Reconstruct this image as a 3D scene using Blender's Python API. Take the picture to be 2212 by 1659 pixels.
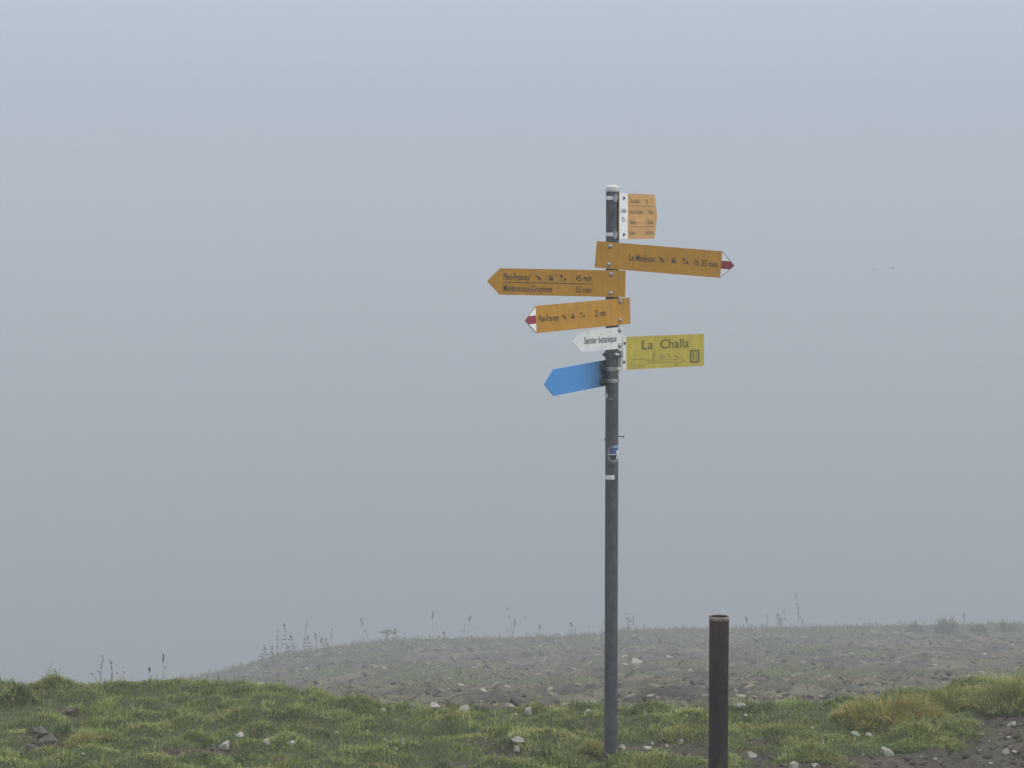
import bpy, bmesh, math, random
import numpy as np
from mathutils import Vector, Matrix, noise

for o in list(bpy.data.objects):
    bpy.data.objects.remove(o)
scene = bpy.context.scene
col = scene.collection
R = math.radians
rng = np.random.default_rng(7)
random.seed(7)

# ------------------------------------------------------------------ camera
CAM_H, PITCH = 2.46, R(4.1)
FPX = 2217.4                                   # focal length in pixels of the 1024 wide picture
cd = bpy.data.cameras.new('camera')
cam = bpy.data.objects.new('camera', cd)
col.objects.link(cam)
cam.location = (0, 0, CAM_H)
cam.rotation_euler = (R(90) - PITCH, 0, 0)
cd.sensor_width = 36.0
cd.lens = 36.0 * FPX / 1024
cd.clip_start, cd.clip_end = 0.1, 3000
scene.camera = cam

# ------------------------------------------------------------------ sky
SUN_DIR = Vector((0.82, -0.34, 0.58)).normalized()          # towards the veiled sun: right, behind the viewer
sun_el = math.asin(SUN_DIR.z)
sun_az = math.atan2(SUN_DIR.x, SUN_DIR.y)
world = bpy.data.worlds.new('World')
scene.world = world
world.use_nodes = True
nt = world.node_tree
nt.nodes.clear()
N = nt.nodes.new
out = N('ShaderNodeOutputWorld')
bg = N('ShaderNodeBackground')
bg.inputs['Strength'].default_value = 0.1
sky = N('ShaderNodeTexSky')
sky.sky_type = 'NISHITA'
sky.sun_disc = False
sky.sun_elevation = sun_el
sky.sun_rotation = sun_az
sky.altitude = 1500
sky.dust_density = 6.0
tc = N('ShaderNodeTexCoord')
sep = N('ShaderNodeSeparateXYZ')
nt.links.new(tc.outputs['Generated'], sep.inputs[0])
ramp = N('ShaderNodeMapRange')                                # overcast: brightest overhead, a third of that at the horizon
ramp.inputs['From Min'].default_value = 0.0
ramp.inputs['From Max'].default_value = 1.0
ramp.inputs['To Min'].default_value = 0.0
ramp.inputs['To Max'].default_value = 1.0
nt.links.new(sep.outputs['Z'], ramp.inputs['Value'])
cloud = N('ShaderNodeMix')
cloud.data_type = 'RGBA'
cloud.inputs[6].default_value = (3.60, 4.45, 5.98, 1)          # cloud near the horizon
cloud.inputs[7].default_value = (22.3, 22.6, 23.2, 1)         # cloud overhead
nt.links.new(ramp.outputs[0], cloud.inputs[0])
mixs = N('ShaderNodeMix')
mixs.data_type = 'RGBA'
mixs.inputs[0].default_value = 0.96
nt.links.new(sky.outputs[0], mixs.inputs[6])
nt.links.new(cloud.outputs[2], mixs.inputs[7])
nt.links.new(mixs.outputs[2], bg.inputs['Color'])
nt.links.new(bg.outputs[0], out.inputs['Surface'])

# ------------------------------------------------------------------ sun behind the cloud
sd = bpy.data.lights.new('sun', 'SUN')
sd.energy = 1.5
sd.angle = R(40)
sd.color = (1.0, 0.96, 0.90)
sun = bpy.data.objects.new('sun', sd)
col.objects.link(sun)
sun.rotation_euler = SUN_DIR.to_track_quat('Z', 'Y').to_euler()
sun.location = (8, -6, 9)

scene.view_settings.view_transform = 'Standard'
scene.view_settings.look = 'None'
scene.view_settings.exposure = 0.0
scene.view_settings.gamma = 1.0
scene.view_settings.use_curve_mapping = False
scene.render.engine = 'CYCLES'
scene.cycles.use_denoising = True
scene.cycles.max_bounces = 6
scene.cycles.diffuse_bounces = 3
scene.cycles.glossy_bounces = 2
scene.cycles.transmission_bounces = 3
scene.cycles.volume_bounces = 1
scene.cycles.caustics_reflective = False
scene.cycles.caustics_refractive = False

# ------------------------------------------------------------------ helpers
CP, SP = math.cos(PITCH), math.sin(PITCH)
def ray(u, v):
    x = (u - 512) / FPX
    up = (384 - v) / FPX
    return Vector((x, CP + up * SP, -SP + up * CP))
def at(u, v, Y):
    r = ray(u, v)
    return Vector((0, 0, CAM_H)) + r * (Y / r.y)
Q = 1024 / 2212.0                                             # measured on a 2212 wide view of the photograph

def tag(o, label=None, cat=None, group=None, kind=None):
    if label: o['label'] = label
    if cat: o['category'] = cat
    if group: o['group'] = group
    if kind: o['kind'] = kind
    return o
def empty(name, loc=(0, 0, 0), parent=None):
    o = bpy.data.objects.new(name, None)
    o.empty_display_size = 0.1
    o.location = loc
    col.objects.link(o)
    o.parent = parent
    return o
def link(name, me, mat, parent=None, loc=(0, 0, 0), smooth=False):
    if mat is not None:
        me.materials.clear()
        me.materials.append(mat)
    if smooth:
        me.polygons.foreach_set('use_smooth', [True] * len(me.polygons))
    o = bpy.data.objects.new(name, me)
    o.location = loc
    col.objects.link(o)
    o.parent = parent
    return o
def pydata(name, v, f):
    me = bpy.data.meshes.new(name)
    me.from_pydata(v, [], f)
    me.update()
    return me
def bm_mesh(name, bm):
    me = bpy.data.meshes.new(name)
    bm.to_mesh(me)
    bm.free()
    return me

def material(name, rough=0.6, metal=0.0, spec=0.5):
    m = bpy.data.materials.new(name)
    m.use_nodes = True
    b = m.node_tree.nodes['Principled BSDF']
    b.inputs['Roughness'].default_value = rough
    b.inputs['Metallic'].default_value = metal
    b.inputs['Specular IOR Level'].default_value = spec
    return m, m.node_tree, b
def noise_node(t, scale, detail=4, rough=0.55, coord='Object', stretch=None):
    tcn = t.nodes.new('ShaderNodeTexCoord')
    n = t.nodes.new('ShaderNodeTexNoise')
    n.inputs['Scale'].default_value = scale
    n.inputs['Detail'].default_value = detail
    n.inputs['Roughness'].default_value = rough
    if stretch:
        mp = t.nodes.new('ShaderNodeMapping')
        mp.inputs['Scale'].default_value = stretch
        t.links.new(tcn.outputs[coord], mp.inputs[0])
        t.links.new(mp.outputs[0], n.inputs['Vector'])
    else:
        t.links.new(tcn.outputs[coord], n.inputs['Vector'])
    return n
def ramp_node(t, src, stops):
    r = t.nodes.new('ShaderNodeValToRGB')
    e = r.color_ramp.elements
    while len(e) < len(stops):
        e.new(0.5)
    for i, (p, c) in enumerate(stops):
        e[i].position = p
        e[i].color = (*c, 1)
    t.links.new(src, r.inputs[0])
    return r
def mix_node(t, fac, a, b, mode='MIX'):
    m = t.nodes.new('ShaderNodeMix')
    m.data_type = 'RGBA'
    m.blend_type = mode
    if isinstance(fac, (int, float)): m.inputs[0].default_value = fac
    else: t.links.new(fac, m.inputs[0])
    for k, s in ((6, a), (7, b)):
        if isinstance(s, tuple): m.inputs[k].default_value = (*s, 1)
        else: t.links.new(s, m.inputs[k])
    return m.outputs[2]
def bump(t, b, src, dist, strength=0.5):
    n = t.nodes.new('ShaderNodeBump')
    n.inputs['Distance'].default_value = dist
    n.inputs['Strength'].default_value = strength
    t.links.new(src, n.inputs['Height'])
    t.links.new(n.outputs[0], b.inputs['Normal'])
def noisy(name, dark, light, scale, rough=0.6, metal=0.0, spec=0.5, detail=5, bdist=0.0, stretch=None, lo=0.35, hi=0.68):
    m, t, b = material(name, rough, metal, spec)
    n = noise_node(t, scale, detail, stretch=stretch)
    r = ramp_node(t, n.outputs['Fac'], [(lo, dark), (hi, light)])
    t.links.new(r.outputs[0], b.inputs['Base Color'])
    if bdist: bump(t, b, n.outputs['Fac'], bdist)
    return m

def sheet_paint(name, c, stain, rough=0.42):
    """painted sheet metal: fine mottling, water runs, a little grime"""
    m, t, b = material(name, rough, 0.0, 0.35)
    n1 = noise_node(t, 18, 5)
    n2 = noise_node(t, 9, 4, stretch=(6, 1, 0.7))
    r1 = ramp_node(t, n1.outputs['Fac'], [(0.3, (0, 0, 0)), (0.75, (1, 1, 1))])
    r2 = ramp_node(t, n2.outputs['Fac'], [(0.46, (0, 0, 0)), (0.76, (1, 1, 1))])
    dark = tuple(x * 0.80 for x in c)
    a = mix_node(t, r1.outputs[0], dark, c)
    sc = t.nodes.new('ShaderNodeMath'); sc.operation = 'MULTIPLY'; sc.inputs[1].default_value = 0.6
    t.links.new(r2.outputs[0], sc.inputs[0])
    a1 = mix_node(t, sc.outputs[0], a, stain)
    n3 = noise_node(t, 55, 3)
    r3 = ramp_node(t, n3.outputs['Fac'], [(0.62, (0, 0, 0)), (0.74, (0.7, 0.7, 0.7))])
    a2 = mix_node(t, r3.outputs[0], a1, tuple(x * 0.75 for x in stain))
    t.links.new(a2, b.inputs['Base Color'])
    rr = t.nodes.new('ShaderNodeMapRange')
    rr.inputs['To Min'].default_value = rough - 0.1
    rr.inputs['To Max'].default_value = rough + 0.18
    t.links.new(n1.outputs['Fac'], rr.inputs['Value'])
    t.links.new(rr.outputs[0], b.inputs['Roughness'])
    return m

M = {}
M['orange'] = sheet_paint('yellow_orange_paint', (0.49, 0.242, 0.019), (0.30, 0.160, 0.038))
M['orange_pale'] = sheet_paint('faded_orange_paint', (0.54, 0.29, 0.07), (0.43, 0.245, 0.085))
M['lemon'] = sheet_paint('lemon_yellow_paint', (0.465, 0.385, 0.055), (0.32, 0.27, 0.065))
M['white'] = sheet_paint('white_paint', (0.82, 0.83, 0.84), (0.66, 0.67, 0.67))
M['offwhite'] = sheet_paint('weathered_white_paint', (0.70, 0.71, 0.71), (0.54, 0.54, 0.52))
M['red'] = sheet_paint('faded_red_paint', (0.27, 0.030, 0.055), (0.20, 0.035, 0.05))
M['ink'] = noisy('brown_black_ink', (0.045, 0.030, 0.014), (0.085, 0.055, 0.022), 40, 0.55)
M['ink_faint'] = noisy('faded_brown_ink', (0.20, 0.125, 0.05), (0.27, 0.165, 0.06), 40, 0.55)
M['ink_grey'] = noisy('grey_ink', (0.10, 0.105, 0.12), (0.17, 0.175, 0.19), 40, 0.55)
M['ink_pale'] = noisy('half_worn_ink', (0.44, 0.25, 0.085), (0.50, 0.28, 0.09), 40, 0.55)
M['ink_violet'] = noisy('dark_violet_ink', (0.045, 0.04, 0.055), (0.08, 0.07, 0.09), 40, 0.55)
M['ink_olive'] = noisy('dark_olive_ink', (0.055, 0.045, 0.010), (0.085, 0.070, 0.015), 40, 0.55)
M['ink_olive_thin'] = noisy('worn_olive_ink', (0.22, 0.18, 0.03), (0.28, 0.23, 0.04), 40, 0.55)
M['panel_pale'] = noisy('paler_patch_paint', (0.54, 0.29, 0.085), (0.57, 0.31, 0.10), 30, 0.5)
M['patch_faint'] = sheet_paint('slightly_paler_paint', (0.505, 0.256, 0.028), (0.36, 0.19, 0.04))
M['steel'] = noisy('zinc_hardware', (0.20, 0.21, 0.22), (0.42, 0.43, 0.44), 60, 0.38, 0.7)
M['steel_bright'] = noisy('bright_zinc', (0.55, 0.56, 0.57), (0.8, 0.8, 0.8), 60, 0.3, 0.6)
M['steel_dark'] = noisy('dark_weathered_steel', (0.05, 0.05, 0.052), (0.11, 0.11, 0.115), 50, 0.5, 0.4)
M['cap'] = noisy('grey_white_plastic', (0.40, 0.40, 0.385), (0.53, 0.53, 0.51), 25, 0.5)
M['sticker_blue'] = noisy('dark_blue_print', (0.03, 0.055, 0.16), (0.05, 0.08, 0.21), 60, 0.4)
M['sticker_sky'] = noisy('light_blue_print', (0.16, 0.26, 0.46), (0.24, 0.35, 0.55), 60, 0.4)
M['sticker_black'] = noisy('black_print', (0.012, 0.013, 0.015), (0.03, 0.03, 0.033), 60, 0.45)
M['sticker_white'] = noisy('white_print', (0.50, 0.51, 0.53), (0.66, 0.67, 0.68), 60, 0.45)
M['sticker_worn'] = noisy('worn_sticker_paper', (0.10, 0.105, 0.11), (0.30, 0.31, 0.32), 70, 0.7)

def blue_mat():
    m, t, b = material('blue_paint_dark_by_pole', 0.45, 0.0, 0.35)
    n = noise_node(t, 7, 5)
    base = ramp_node(t, n.outputs['Fac'], [(0.3, (0.052, 0.215, 0.50)), (0.75, (0.062, 0.245, 0.57))])
    tcn = t.nodes.new('ShaderNodeTexCoord')
    sp = t.nodes.new('ShaderNodeSeparateXYZ')
    t.links.new(tcn.outputs['Object'], sp.inputs[0])
    n2 = noise_node(t, 11, 5)
    ad = t.nodes.new('ShaderNodeMath'); ad.operation = 'MULTIPLY_ADD'
    ad.inputs[1].default_value = 0.16; ad.inputs[2].default_value = -0.08
    t.links.new(n2.outputs['Fac'], ad.inputs[0])
    su = t.nodes.new('ShaderNodeMath'); su.operation = 'ADD'
    t.links.new(sp.outputs['X'], su.inputs[0]); t.links.new(ad.outputs[0], su.inputs[1])
    mr = t.nodes.new('ShaderNodeMapRange')
    mr.inputs['From Min'].default_value = -0.22; mr.inputs['From Max'].default_value = -0.02
    mr.inputs['To Max'].default_value = 0.85
    t.links.new(su.outputs[0], mr.inputs['Value'])
    c = mix_node(t, mr.outputs[0], base.outputs[0], (0.055, 0.080, 0.115))     # darker towards the pole end
    t.links.new(c, b.inputs['Base Color'])
    return m
M['blue'] = blue_mat()

def pole_mat():
    m, t, b = material('weathered_galvanised_steel', 0.5, 0.25, 0.4)
    n1 = noise_node(t, 26, 6, 0.65)
    n2 = noise_node(t, 6, 4, stretch=(3, 3, 0.5))
    a = ramp_node(t, n1.outputs['Fac'], [(0.3, (0.040, 0.044, 0.052)), (0.72, (0.098, 0.106, 0.120))])
    s = ramp_node(t, n2.outputs['Fac'], [(0.45, (0, 0, 0)), (0.75, (0.6, 0.6, 0.6))])
    c = mix_node(t, s.outputs[0], a.outputs[0], (0.062, 0.060, 0.052))
    t.links.new(c, b.inputs['Base Color'])
    bump(t, b, n1.outputs['Fac'], 0.0006, 0.5)
    return m
M['pole'] = pole_mat()
def rust_mat():
    m, t, b = material('dark_rusted_steel', 0.85, 0.0, 0.12)
    n1 = noise_node(t, 30, 8, 0.7)
    n2 = noise_node(t, 5, 5, 0.6, stretch=(2, 2, 0.6))
    a = ramp_node(t, n1.outputs['Fac'], [(0.3, (0.010, 0.008, 0.007)), (0.75, (0.034, 0.026, 0.023))])
    c0 = ramp_node(t, n2.outputs['Fac'], [(0.45, (0, 0, 0)), (0.8, (0.7, 0.7, 0.7))])
    c = mix_node(t, c0.outputs[0], a.outputs[0], (0.115, 0.060, 0.036))
    t.links.new(c, b.inputs['Base Color'])
    bump(t, b, n1.outputs['Fac'], 0.0015, 0.7)
    return m
M['rust'] = rust_mat()
M['rust_edge'] = noisy('worn_rim_metal', (0.09, 0.075, 0.066), (0.30, 0.27, 0.25), 50, 0.55, 0.2)

def attr_mat(name, rough, transl=0.0, var=0.25, nscale=30.0, bdist=0.0, bscale=60.0):
    m, t, b = material(name, rough, 0.0, 0.25)
    a = t.nodes.new('ShaderNodeAttribute'); a.attribute_name = 'Col'
    n = noise_node(t, nscale, 5, 0.65)
    r = ramp_node(t, n.outputs['Fac'], [(0.25, (1 - var,) * 3), (0.75, (1 + var,) * 3)])
    c = mix_node(t, 1.0, a.outputs['Color'], r.outputs[0], 'MULTIPLY')
    t.links.new(c, b.inputs['Base Color'])
    if bdist:
        n2 = noise_node(t, bscale, 8, 0.7)
        bump(t, b, n2.outputs['Fac'], bdist, 0.9)
    if transl:
        tr = t.nodes.new('ShaderNodeBsdfTranslucent')
        t.links.new(c, tr.inputs['Color'])
        mx = t.nodes.new('ShaderNodeMixShader')
        mx.inputs[0].default_value = transl
        t.links.new(b.outputs[0], mx.inputs[1]); t.links.new(tr.outputs[0], mx.inputs[2])
        t.links.new(mx.outputs[0], t.nodes['Material Output'].inputs['Surface'])
    return m
M['ground'] = attr_mat('soil_and_gravel', 0.9, 0.0, 0.45, 14.0, 0.03, 26.0)
M['grass'] = attr_mat('grass_blades', 0.6, 0.4, 0.12, 8.0)
M['rubble'] = attr_mat('broken_limestone_and_clods', 0.9, 0.0, 0.25, 9.0)
M['weed'] = noisy('dry_brown_stalks', (0.070, 0.062, 0.046), (0.13, 0.112, 0.08), 20, 0.8)
M['stone'] = noisy('pale_limestone', (0.17, 0.165, 0.14), (0.33, 0.32, 0.28), 22, 0.85, bdist=0.004, detail=8)
M['stone_white'] = noisy('white_limestone', (0.18, 0.174, 0.145), (0.37, 0.36, 0.31), 22, 0.85, bdist=0.004, detail=8)
M['stone_green'] = noisy('lichened_limestone', (0.10, 0.13, 0.075), (0.25, 0.28, 0.20), 26, 0.9, bdist=0.004, detail=8)
M['stone_pink'] = noisy('pinkish_limestone', (0.18, 0.15, 0.12), (0.36, 0.31, 0.26), 22, 0.85, bdist=0.004, detail=8)
M['clod'] = noisy('dark_wet_earth', (0.035, 0.030, 0.025), (0.115, 0.10, 0.085), 30, 0.9, bdist=0.008, detail=8)
M['bird'] = noisy('dark_plumage', (0.02, 0.02, 0.02), (0.05, 0.05, 0.05), 20, 0.7)

# ------------------------------------------------------------------ the ground
def sst(a, b, x):
    t = min(1.0, max(0.0, (x - a) / (b - a)))
    return t * t * (3 - 2 * t)
MY = 95.0                                                     # distance of the mound's crest
CREST_U = [-1400, -220, 60, 130, 222, 278, 324, 370, 417, 509, 602, 620, 694, 787, 880, 1024, 1300, 2600]
CREST_V = [770, 735, 706, 692, 672, 656, 650, 644, 641, 640, 636.6, 632, 630.5, 629.6, 628, 626, 626, 650]
SLOPE_Y = [11, 14, 18, 24, 32, 45, 62, 80, 95]                 # how the hillside recedes, as seen from the path
SLOPE_V = [716, 709, 700, 689, 678, 663.5, 649.5, 638.5, 630]
def hillside(x, y):
    u = 512 + FPX * x / y
    w = sst(11, 40, y)
    v = float(np.interp(y, SLOPE_Y, SLOPE_V)) + (float(np.interp(u, CREST_U, CREST_V)) - 630) * (0.15 + 0.85 * w)
    return at(u, v, y).z - 0.05
def crest(x):
    return hillside(x, MY)
def lip(x):
    return 11.20 + 0.62 * sst(-0.5, -1.8, x) + 0.16 * sst(1.4, 2.5, x)
def base_h(x, y):
    z = 0.86 * sst(9.2, 0.0, y) + (0.02 * -y if y < 0 else 0)
    z += 0.075 * sst(1.6, 2.7, x) * sst(9.4, 11.2, y) - 0.03 * sst(-0.6, -2.0, x) * sst(10.4, 12.0, y)
    z -= 0.030 * sst(10.3, 11.3, y) * sst(-1.6, -0.2, x) * sst(2.4, 1.2, x)
    d = y - lip(x)
    if d > 0:
        z -= 0.36 * d * d / (d + 0.16)
    far = z
    if y < MY:
        if y < 12.5: return far
        m = hillside(x, y)
        k = 0.25
        if far > m + k: return far
        if m > far + k: return m
        hmix = 0.5 + 0.5 * (m - far) / k
        return far * (1 - hmix) + m * hmix + k * hmix * (1 - hmix) * 0.5
    c = crest(x)
    d = y - MY
    m = c - 0.42 * d * d / (d + 5.0)
    return max(m, -110)

BARE = []                                                     # worn patches of earth: pixel centre, half widths
for (X, Y, a, b) in [(84, 1585, 40, 8), (100, 1606, 45, 9), (149, 1538, 40, 9), (62, 1624, 34, 7), (399, 1492, 26, 7), (430, 1625, 75, 10),
                     (480, 1612, 40, 7), (330, 1628, 40, 6), (1040, 1602, 40, 8), (1090, 1620, 40, 10), (990, 1648, 70, 8), (1270, 1560, 18, 5),
                     (1420, 1605, 90, 9), (1350, 1612, 45, 8), (1490, 1560, 50, 6), (1410, 1562, 45, 6), (1500, 1620, 50, 9),
                     (1635, 1624, 45, 9), (1665, 1650, 80, 9), (1900, 1644, 170, 17), (2060, 1652, 200, 16), (2180, 1580, 62, 30),
                     (2170, 1625, 75, 26), (2080, 1632, 50, 12), (1640, 1600, 34, 9), (140, 1520, 20, 5), (2205, 1530, 24, 9), (895, 1498, 30, 5), (1255, 1503, 25, 5)]:
    p = at(X * Q, Y * Q, 11)
    r = ray(X * Q, Y * Q)
    t = -CAM_H / r.z if True else 0
    g = Vector((0, 0, CAM_H)) + r * t
    BARE.append((g.x, g.y, a * 0.0022, max(0.05, b * 0.0022 * 4.3)))
def bare(x, y):
    """0 turf .. 1 naked earth"""
    w = 0.0
    for (cx, cy, a, b) in BARE:
        dx, dy = (x - cx) / a, (y - cy) / b
        q = dx * dx + dy * dy
        if q < 2.6:
            w = max(w, 1.0 - sst(0.55, 1.5, q + 0.6 * noise.noise((x * 9, y * 9, 3.1))))
    if y < 9.9 and x > 0.6:
        w = max(w, sst(1.0, 1.4, x) * sst(9.95, 9.7, y))
    return w

def spaced(a, b, s):
    return list(np.arange(a, b, s))
def grow(a, b, s, g=1.35):
    r = []
    x, st = a, s
    while x < b:
        r.append(x)
        st *= g
        x += st
    r.append(b)
    return r
xs = [-v for v in reversed(grow(30.0, 600, 0.6))][:-1] + spaced(-30, -4.2, 0.3) + spaced(-4.2, 4.2, 0.028) + spaced(4.2, 30, 0.3) + grow(30.0, 600, 0.6)
ys = [9.0 - (v - 9.0) for v in reversed(grow(9.0, 70, 0.1))][:-1] + spaced(9.0, 13.2, 0.028) + spaced(13.2, 26, 0.16) + spaced(26, 98, 0.34) + grow(98, 900, 0.6)
xs, ys = np.array(xs), np.array(ys)
NX, NY = len(xs), len(ys)
Z = np.zeros((NY, NX))
C = np.zeros((NY, NX, 4), dtype=np.float32); C[..., 3] = 1
SOIL, MUD, TURF, GRAVEL, MOSS = (np.array(c) for c in ((0.054, 0.045, 0.032), (0.098, 0.084, 0.062), (0.048, 0.062, 0.020), (0.100, 0.089, 0.054), (0.080, 0.092, 0.032)))
bare_grid = np.zeros((NY, NX), dtype=np.float32)
for j, y in enumerate(ys):
    near = 8.6 <= y <= 13.0
    mound = 13 < y < 115
    for i, x in enumerate(xs):
        z = base_h(x, y)
        if near and abs(x) < 4.3:
            w = bare(x, y)
            bare_grid[j, i] = w
            n1 = noise.fractal((x * 1.6, y * 1.6, 0.3), 0.8, 2.1, 2)
            n2 = noise.noise((x * 6.2, y * 5.4, 1.7))
            n3 = noise.fractal((x * 19, y * 19, 5.0), 0.7, 2.0, 3)
            n4 = noise.noise((x * 11, y * 11, 2.2))
            z += 0.016 * n1 + (0.074 * max(0, n2) + 0.030 * min(0, n2) + 0.014 * n4) * (1 - 0.6 * w) + w * (0.032 * n3 - 0.020)
            z -= 0.045 * math.exp(-((x - 0.46) ** 2 + (y - 10.15) ** 2) / 0.09)      # trodden round the post
            k = 0.5 + 0.5 * noise.noise((x * 14, y * 14, 9.0))
            C[j, i, :3] = TURF * (1 - w) + w * (SOIL * (1 - k) + MUD * k)
        elif mound and abs(x) < 30:
            n1 = noise.fractal((x * 0.35, y * 0.22, 2.3), 0.9, 2.0, 3)
            n2 = noise.fractal((x * 1.3, y * 0.8, 4.1), 0.8, 2.1, 3)
            fade = sst(12.5, 30, y)
            z += fade * (0.05 * n1 + 0.16 * n2) * (0.55 + 0.45 * (1 - sst(88, 95, y)))
            if y < 34: z += 0.045 * noise.fractal((x * 3.4, y * 2.6, 8.8), 0.8, 2.1, 3)
            k = sst(-0.25, 0.4, n2)
            g = max(sst(-0.02, 0.42, noise.fractal((x * 0.30 + 7, y * 0.10, 1.0), 0.8, 2.0, 3)), sst(14.5, 12.5, y))
            k2 = 0.75 + 0.6 * noise.fractal((x * 0.9, y * 0.35, 11.0), 0.7, 2.2, 3)
            C[j, i, :3] = (GRAVEL * (0.30 + 0.9 * k) * max(0.35, k2)) * (1 - g) + MOSS * g * (0.6 + 0.4 * k)
        else:
            C[j, i, :3] = MOSS * 0.8
            if y < 9: z += 0.05 * noise.noise((x * 0.7, y * 0.7, 0))
        Z[j, i] = z
def height(x, y):
    """ground height (bilinear on the ground's own grid), arrays welcome"""
    x = np.asarray(x, float); y = np.asarray(y, float)
    i = np.clip(np.searchsorted(xs, x) - 1, 0, NX - 2); j = np.clip(np.searchsorted(ys, y) - 1, 0, NY - 2)
    fx = (x - xs[i]) / (xs[i + 1] - xs[i]); fy = (y - ys[j]) / (ys[j + 1] - ys[j])
    return (Z[j, i] * (1 - fx) + Z[j, i + 1] * fx) * (1 - fy) + (Z[j + 1, i] * (1 - fx) + Z[j + 1, i + 1] * fx) * fy
def barev(x, y):
    i = np.clip(np.searchsorted(xs, x), 0, NX - 1); j = np.clip(np.searchsorted(ys, y), 0, NY - 1)
    return bare_grid[j, i]

XX, YY = np.meshgrid(xs, ys)
verts = np.stack([XX, YY, Z], -1).reshape(-1, 3)
idx = np.arange(NX * NY).reshape(NY, NX)
quads = np.stack([idx[:-1, :-1], idx[:-1, 1:], idx[1:, 1:], idx[1:, :-1]], -1).reshape(-1, 4)
def np_mesh(name, verts, faces, colors=None, smooth=False):
    me = bpy.data.meshes.new(name)
    k = faces.shape[1]
    me.vertices.add(len(verts))
    me.vertices.foreach_set('co', np.ascontiguousarray(verts, dtype=np.float32).ravel())
    me.loops.add(faces.size)
    me.loops.foreach_set('vertex_index', np.ascontiguousarray(faces, dtype=np.int32).ravel())
    me.polygons.add(len(faces))
    me.polygons.foreach_set('loop_start', np.arange(0, faces.size, k, dtype=np.int32))
    me.polygons.foreach_set('use_smooth', np.full(len(faces), smooth))
    me.update(calc_edges=True)
    if colors is not None:
        ca = me.color_attributes.new('Col', 'FLOAT_COLOR', 'POINT')
        ca.data.foreach_set('color', np.ascontiguousarray(colors, dtype=np.float32).ravel())
    return me
ground = link('ground', np_mesh('ground', verts, quads, C.reshape(-1, 4), True), M['ground'])
tag(ground, 'rough mountain ground of earth and gravel falling away into fog', kind='structure')

def on_ground(u, v):
    """where the sight line through a pixel of the photograph meets the ground"""
    r = ray(u, v)
    o = Vector((0, 0, CAM_H))
    t0 = 8.0
    t = t0
    while t < 150:
        st = 0.03 if t < 14 else 0.25
        p = o + r * t
        if p.z < float(height(p.x, p.y)):
            a, b = t - st, t
            for _ in range(12):
                m = (a + b) / 2
                q = o + r * m
                if q.z < float(height(q.x, q.y)): b = m
                else: a = m
            return o + r * b
        t += st
    return None

# ------------------------------------------------------------------ grass
def blades(px, py, pz, h, w, lx, ly, colr, tipmul=1.25):
    """arrays -> blade mesh data, five vertices and three triangles a blade, curved over"""
    n = len(px)
    ang = rng.uniform(0, 2 * math.pi, n)
    sx, sy = np.cos(ang) * w * 0.5, np.sin(ang) * w * 0.5
    V = np.zeros((n, 5, 3))
    V[:, 0] = np.stack([px - sx, py - sy, pz - 0.01], -1)
    V[:, 1] = np.stack([px + sx, py + sy, pz - 0.01], -1)
    mx, my, mz = px + lx * h * 0.38, py + ly * h * 0.38, pz + h * 0.62
    V[:, 2] = np.stack([mx + sx * 0.8, my + sy * 0.8, mz], -1)
    V[:, 3] = np.stack([mx - sx * 0.8, my - sy * 0.8, mz], -1)
    ll = np.minimum(1.7, np.hypot(lx, ly))
    V[:, 4] = np.stack([px + lx * h, py + ly * h, pz + h * (1.0 - 0.36 * ll)], -1)
    b = (np.arange(n) * 5)[:, None]
    F = np.concatenate([b + np.array([[0, 1, 2]]), b + np.array([[0, 2, 3]]), b + np.array([[3, 2, 4]])], 0)
    Cc = np.ones((n, 5, 4))
    Cc[:, :, :3] = colr[:, None, :]
    Cc[:, 4, :3] *= tipmul
    return V.reshape(-1, 3), F, Cc.reshape(-1, 4)

GREENS = np.array([(0.188, 0.238, 0.070), (0.230, 0.276, 0.092), (0.094, 0.134, 0.043), (0.270, 0.290, 0.098), (0.320, 0.302, 0.108), (0.38, 0.325, 0.14)])
def noise2(x, y, s, seed):
    return np.array([noise.noise((a * s, b * s, seed)) for a, b in zip(x, y)])

# clumps: every clump a little fan of blades
NCL = 5600
cx = rng.uniform(-4.1, 4.1, NCL); cy = rng.uniform(9.1, 12.95, NCL)
hum = np.array([noise.noise((a * 6.2, b * 5.4, 1.7)) for a, b in zip(cx, cy)])                                # the same hummocks as the ground's
lipv = np.array([lip(v) for v in cx])
keep = (barev(cx, cy) < 0.4) & (cy < lipv + 0.75 + 0.5 * noise2(cx, cy, 1.1, 21.0)) & (hum + 0.2 * rng.standard_normal(NCL) > -0.3)
cx, cy, hum = cx[keep], cy[keep], hum[keep]
vig = np.clip(0.35 + 1.0 * hum + 0.35 * noise2(cx, cy, 1.3, 4.0), 0, 1)      # grazed short .. tufty
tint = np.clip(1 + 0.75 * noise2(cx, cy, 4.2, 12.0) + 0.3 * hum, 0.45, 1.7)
dry = noise2(cx, cy, 2.1, 8.0) + 0.22 * rng.standard_normal(len(cx))
P = []
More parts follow.
